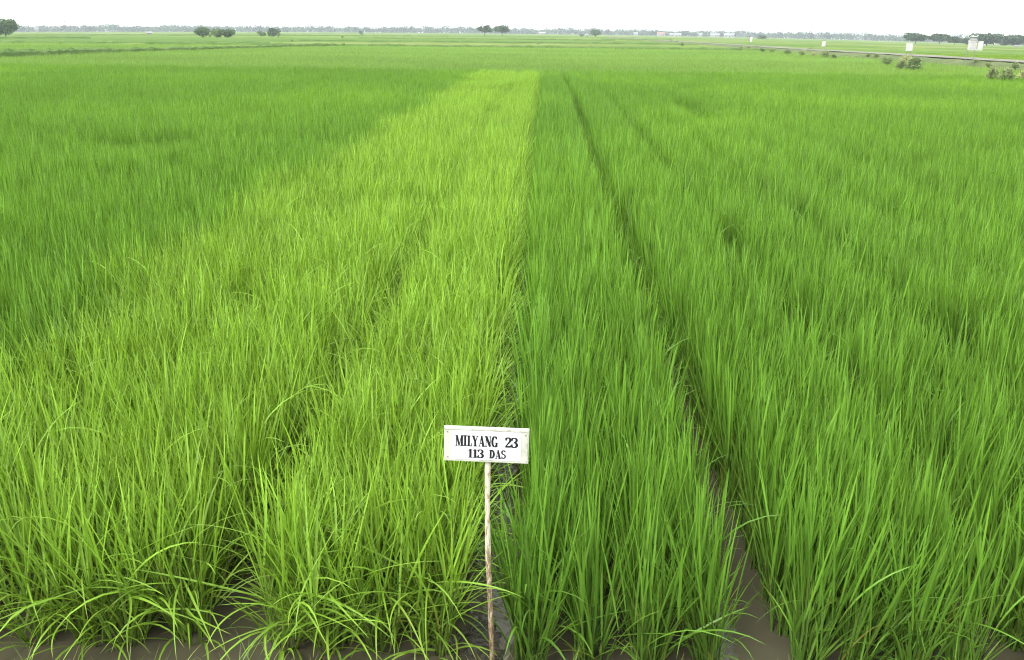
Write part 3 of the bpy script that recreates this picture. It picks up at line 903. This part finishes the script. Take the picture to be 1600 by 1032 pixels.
MB().box((0.2 * k_, 0, (zb + zt_) / 2), (11 * k_, 9 * k_, zt_ - zb - 0.06)).build('box', M_white, root)
MB().box((0.2 * k_, 0, zt_ + 0.02), (12.5 * k_, 10.5 * k_, 0.06)).build('roof', M_white, root)
MB().box((10.2 * k_, 0, zb + 0.24), (6.5 * k_, 6 * k_, 0.42)).build('side_box', M_white, root)
MB().box((4 * k_, 0, zb - 0.02), (19 * k_, 9.6 * k_, 0.06)).build('platform', M_white, root)
for q in range(5):
    MB().box((0.2 * k_, -4.6 * k_, zb + 0.12 + q * 0.15), (9.6 * k_, 0.03, 0.05)).build('louvre', M_white, root)
for sx, sy in ((-4.6, -3.5), (4.2, -3.5), (-4.6, 3.5), (4.2, 3.5)):
    MB().tube([(sx * k_ * 1.12, sy * k_, -0.3), (sx * k_, sy * k_, zb - 0.04)], 0.022, 6).build('leg', M_pole, root)
tag(root, 'white louvred instrument box on thin legs with a smaller box beside', 'instrument box')

# ------------------------------------------------------------------ the name sign
SY = 2.66
TLc, TRc, BLc, BRc = (hit_y(*q, SY) for q in ((692, 665.5), (826, 671), (696, 718.5), (826.5, 724)))
cen = (TLc + TRc + BLc + BRc) / 4
xa = ((TRc - TLc) + (BRc - BLc)).normalized()
BW = ((TRc - TLc).length + (BRc - BLc).length) / 2; BH = ((TLc - BLc).length + (TRc - BRc).length) / 2
za = ((TLc + TRc) - (BLc + BRc)).normalized(); ya = za.cross(xa).normalized(); za = xa.cross(ya)
Mb = Matrix(((xa.x, ya.x, za.x, cen.x), (xa.y, ya.y, za.y, cen.y), (xa.z, ya.z, za.z, cen.z), (0, 0, 0, 1)))
foot = hit_y(769, 1012, SY + 0.03); foot.z = 0.0
root = empty('name_sign', foot)
M_board = mat('painted_board', (0.47, 0.48, 0.41), 0.6, 0.3, noise=(28, (0.33, 0.34, 0.26), .5, .75), bump=(90, 0.3, 0.002))
M_paper = mat('white_print_sheet', (0.64, 0.64, 0.67), 0.5, 0.3, noise=(22, (0.55, 0.55, 0.56), .5, .8))
M_edge = mat('chipped_edge', (0.46, 0.46, 0.40), 0.7, 0.2, noise=(60, (0.25, 0.22, 0.17), .5, .7))
M_ink = mat('black_ink', (0.012, 0.012, 0.014), 0.6, 0.2)
def post_mat():
    m = bpy.data.materials.new('peeling_post'); m.use_nodes = True
    nn, l = m.node_tree.nodes, m.node_tree.links; p = nn['Principled BSDF']
    p.inputs['Roughness'].default_value = 0.8; p.inputs['Specular IOR Level'].default_value = 0.2
    tc = nn.new('ShaderNodeTexCoord'); mp = nn.new('ShaderNodeMapping'); mp.inputs['Scale'].default_value = (90, 90, 22)
    l.new(tc.outputs['Object'], mp.inputs['Vector'])
    t = nn.new('ShaderNodeTexNoise'); t.inputs['Scale'].default_value = 1; t.inputs['Detail'].default_value = 6; t.inputs['Roughness'].default_value = 0.65
    l.new(mp.outputs[0], t.inputs['Vector'])
    sx = nn.new('ShaderNodeSeparateXYZ'); l.new(tc.outputs['Object'], sx.inputs[0])
    wr = nn.new('ShaderNodeMapRange')                       # the paint has worn off most near the foot
    wr.inputs['From Min'].default_value = 0.75; wr.inputs['From Max'].default_value = 0.1
    wr.inputs['To Min'].default_value = -0.07; wr.inputs['To Max'].default_value = 0.12
    l.new(sx.outputs[2], wr.inputs['Value'])
    ad = nn.new('ShaderNodeMath'); l.new(t.outputs['Fac'], ad.inputs[0]); l.new(wr.outputs[0], ad.inputs[1])
    ra = nn.new('ShaderNodeValToRGB'); l.new(ad.outputs[0], ra.inputs[0])
    e = ra.color_ramp.elements
    e[0].position = 0.47; e[0].color = (0.50, 0.47, 0.38, 1)
    e[1].position = 0.66; e[1].color = (0.13, 0.08, 0.045, 1)
    q = e.new(0.53); q.color = (0.34, 0.26, 0.16, 1)
    l.new(ra.outputs[0], p.inputs['Base Color'])
    bp = nn.new('ShaderNodeBump'); bp.inputs['Strength'].default_value = 0.5; bp.inputs['Distance'].default_value = 0.002
    l.new(t.outputs['Fac'], bp.inputs['Height']); l.new(bp.outputs[0], p.inputs['Normal'])
    return m
bd = bpy.data.objects.new('board', pymesh('board', *(lambda m: (m.v, m.f))(MB().box((0, 0, 0), (BW, 0.012, BH)))))
col.objects.link(bd); bd.data.materials.append(M_board)
bd.parent = root
bd.matrix_local = Matrix.Translation(-foot) @ Mb
bev = bd.modifiers.new('bevel', 'BEVEL'); bev.width = 0.0015; bev.segments = 2
u = BW / 134.0                                   # one photograph pixel on the board
MB().box((-0.5 * u, -0.0068, -0.5 * u), (BW * 0.825, 0.0016, BH * 0.84)).build('print_sheet', M_paper, bd)
MB().box((0, -0.0072, BH / 2 - 0.0055), (BW * 0.996, 0.003, 0.005)).build('top_batten', M_edge, bd)
MB().box((BW * 0.478, -0.0071, -0.003), (0.004, 0.0024, BH * 0.86)).build('side_batten', M_edge, bd)
for sx, sz in ((-0.46, 0.36), (0.46, 0.34), (-0.455, -0.38)):
    MB().tube([(BW * sx, -0.0055, BH * sz), (BW * sx, -0.0085, BH * sz)], 0.0022, 8).build('nail', M_pole, bd)

def arc(cx, cy, rx, ry, a0, a1, n=14):
    return [(cx + rx * math.cos(R(a0 + (a1 - a0) * i / n)), cy + ry * math.sin(R(a0 + (a1 - a0) * i / n))) for i in range(n + 1)]
TH, TN = 0.28, 0.13
def vbar(x, w=TH, y0=0, y1=1): return ([(x, y0), (x, y1)], [w, w])
def hbar(x0, x1, y, w=TN): return ([(x0, y), (x1, y)], [w, w])
def bowl(pts, thin, thick):      # modulated stroke: thick where it runs upright
    ws = []
    for i, p in enumerate(pts):
        q0, q1 = pts[max(i - 1, 0)], pts[min(i + 1, len(pts) - 1)]
        dx, dy = q1[0] - q0[0], q1[1] - q0[1]; L = math.hypot(dx, dy) or 1
        ws.append(thin + (thick - thin) * abs(dy) / L)
    return (pts, ws)
def serif(x, y, w=0.36): return hbar(x - w / 2, x + w / 2, y, 0.085)
lo, hi = 0.042, 0.958
THREE = [bowl(arc(0.24, 0.75, 0.22, 0.21, 165, -95), 0.10, 0.21), bowl(arc(0.24, 0.27, 0.25, 0.235, 95, -170), 0.10, 0.24), ([(0.0, 0.29), (0.11, 0.29)], [0.15, 0.15]), ([(0.01, 0.76), (0.11, 0.76)], [0.15, 0.15])]
GL = {
    'M': (0.86, [vbar(0.10, 0.09), vbar(0.72, 0.24), ([(0.14, 0.98), (0.41, 0.02)], [0.24, 0.16]), ([(0.41, 0.02), (0.66, 0.98)], [0.07, 0.07]), serif(0.10, lo, 0.24), serif(0.72, lo, 0.36), serif(0.09, hi, 0.22), serif(0.75, hi, 0.3)]),
    'I': (0.40, [vbar(0.20, 0.24), serif(0.2, lo, 0.40), serif(0.2, hi, 0.40)]),
    'L': (0.56, [vbar(0.20, 0.24), serif(0.2, hi, 0.40), hbar(0.02, 0.54, lo, 0.085), ([(0.50, 0.02), (0.52, 0.32)], [0.10, 0.05])]),
    'Y': (0.70, [vbar(0.36, 0.24, 0, 0.45), ([(0.12, 0.98), (0.36, 0.42)], [0.24, 0.22]), ([(0.60, 0.98), (0.38, 0.42)], [0.08, 0.10]), serif(0.13, hi, 0.32), serif(0.60, hi, 0.22), serif(0.36, lo, 0.40)]),
    'A': (0.72, [([(0.34, 1.0), (0.12, 0.0)], [0.08, 0.08]), ([(0.34, 1.0), (0.57, 0.0)], [0.20, 0.26]), hbar(0.18, 0.5, 0.30, 0.085), serif(0.11, lo, 0.24), serif(0.57, lo, 0.34)]),
    'N': (0.72, [vbar(0.12, 0.085), vbar(0.60, 0.085), ([(0.13, 0.97), (0.59, 0.03)], [0.26, 0.26]), serif(0.12, lo, 0.25), serif(0.09, hi, 0.24), serif(0.60, hi, 0.25)]),
    'G': (0.72, [bowl(arc(0.36, 0.5, 0.27, 0.47, 40, 330, 24), 0.08, 0.25), vbar(0.58, 0.22, 0.0, 0.40), hbar(0.42, 0.72, 0.40, 0.085), vbar(0.60, 0.07, 0.66, 0.97)]),
    '2': (0.54, [bowl(arc(0.26, 0.73, 0.20, 0.23, 170, -35), 0.10, 0.22), ([(0.42, 0.60), (0.06, 0.09)], [0.17, 0.10]), hbar(0.02, 0.50, 0.085, 0.17), ([(0.48, 0.05), (0.51, 0.30)], [0.09, 0.05]), ([(0.03, 0.74), (0.13, 0.74)], [0.15, 0.15])]),
    '3': (0.54, THREE),
    '1': (0.44, [vbar(0.22, 0.22), serif(0.22, lo, 0.40), ([(0.02, 0.84), (0.22, 0.96)], [0.085, 0.09])]),
    'D': (0.70, [vbar(0.17, 0.24), bowl(arc(0.24, 0.5, 0.33, 0.455, 90, -90, 18), 0.085, 0.25), hbar(0.0, 0.26, lo, 0.085), hbar(0.0, 0.26, hi, 0.085)]),
    'S': (0.56, [bowl(arc(0.27, 0.735, 0.20, 0.215, 25, 250, 14) + [(0.34, 0.49)] + arc(0.27, 0.265, 0.22, 0.215, 60, -155, 14), 0.10, 0.20), vbar(0.48, 0.06, 0.72, 0.98), vbar(0.04, 0.06, 0.02, 0.30)]),
}
def glyph_mesh(ch):
    m = MB()
    for si, (pts, ws) in enumerate(GL[ch][1]):
        y_ = -0.0004 * si
        vs = []
        for i, p in enumerate(pts):
            q0, q1 = pts[max(i - 1, 0)], pts[min(i + 1, len(pts) - 1)]
            dx, dy = q1[0] - q0[0], q1[1] - q0[1]; L = math.hypot(dx, dy) or 1
            nx_, ny_ = -dy / L, dx / L
            vs += [(p[0] - nx_ * ws[i] / 2, y_, p[1] - ny_ * ws[i] / 2), (p[0] + nx_ * ws[i] / 2, y_, p[1] + ny_ * ws[i] / 2)]
        m.add(vs, [(2 * i, 2 * i + 2, 2 * i + 3, 2 * i + 1) for i in range(len(pts) - 1)])
    return m
GM = {}
def text_line(txt, x0, x1, ybase, hgt):
    """letters between two board columns (photo pixels from the board's left edge), ybase up from the lower edge"""
    tot = sum(GL[c][0] for c in txt)
    sx = (x1 - x0) / tot; x = x0
    for c in txt:
        if c not in GM:
            g = glyph_mesh(c); GM[c] = pymesh('letter_' + c, g.v, g.f); GM[c].materials.append(M_ink)
        o = link('letter', GM[c], bd)
        o.location = (-BW / 2 + x * u, -0.0082, -BH / 2 + ybase * u + random.uniform(-0.15, 0.15) * u)
        o.scale = (sx * u * 0.96, 0.5, hgt * u)
        x += GL[c][0] * sx
k2 = 53.0 / (BH / u)
text_line('MILYANG', 18.5, 85.5, 27.5, 18.5)
text_line('23', 96.5, 116.5, 27.5, 17.5)
text_line('113', 38.5, 63, 7.5, 15)
text_line('DAS', 72, 98.5, 7.5, 15)
# weathered wooden post, leaning a little
top = (Mb @ Vector((0.5 * u, 0.012, BH * 0.35))) - foot
b0 = Vector((0, 0, -0.25)); pm = MB()
nseg = 16; pr = 0.0090
for i in range(nseg + 1):
    t = i / nseg
    c = b0.lerp(top, t) + Vector((0.004 * math.sin(t * 7), 0.003 * math.sin(t * 5 + 1), 0))
    ww = pr * (1 + 0.08 * math.sin(t * 23))
    for k in range(8):
        a = math.pi / 8 + k * math.pi / 4
        sq = 1 / max(abs(math.cos(a)), abs(math.sin(a)))
        pm.v.append((c.x + ww * math.cos(a) * min(sq, 1.2), c.y + 0.8 * ww * math.sin(a) * min(sq, 1.2), c.z))
for i in range(nseg):
    for k in range(8):
        pm.f.append((i * 8 + k, i * 8 + (k + 1) % 8, (i + 1) * 8 + (k + 1) % 8, (i + 1) * 8 + k))
pm.f.append(tuple(nseg * 8 + k for k in range(8)))
pm.build('post', post_mat(), root)
tag(root, 'small white lettered name board on a peeling wooden post between the two plots', 'sign')

# ------------------------------------------------------------------ weeds on the bank by the camera
wb = Blades(); r = random.Random(77)
for k in range(300):
    x = r.uniform(-1.9, 1.9)
    if r.random() < 0.6: x = r.gauss(-0.55, 0.35) if r.random() < 0.6 else r.gauss(0.25, 0.4)
    y = r.uniform(2.30, 2.58)
    x0, y0 = x, y
    for q in range(r.randint(2, 5)):
        wb.blade((x0 + r.gauss(0, 0.012), y0 + r.gauss(0, 0.012), bund_z(x0, y0) - 0.01), r.uniform(0, 6.28), R(r.uniform(4, 35)), R(r.uniform(5, 80)), r.uniform(0.12, 0.30),
                 r.uniform(0.003, 0.0065), n=5, twist=r.gauss(0, 0.5), bright=r.uniform(0.75, 1.4), dry=max(0, r.gauss(0.05, 0.18)), sway=r.gauss(0, 0.3))
o = link('grass', wb.mesh('grass', M_weed)); tag(o, 'short wild grass along the near bank at the bottom of the picture', 'grass', None, 'stuff')

# ------------------------------------------------------------------ hazy air
hz = MB().box((0, 650, 10.5), (3300, 1900, 61)).build('haze', None)
hm = bpy.data.materials.new('hazy_air'); hm.use_nodes = True
nt_ = hm.node_tree; nt_.nodes.remove(nt_.nodes['Principled BSDF'])
pv = nt_.nodes.new('ShaderNodeVolumePrincipled')
pv.inputs['Density'].default_value = 3.0e-4
pv.inputs['Color'].default_value = (0.86, 0.94, 1.0, 1)
pv.inputs['Anisotropy'].default_value = 0.0
nt_.links.new(pv.outputs[0], nt_.nodes['Material Output'].inputs['Volume'])
hz.data.materials.append(hm)
tag(hz, 'thin pale haze over the whole plain', 'haze', None, 'stuff')
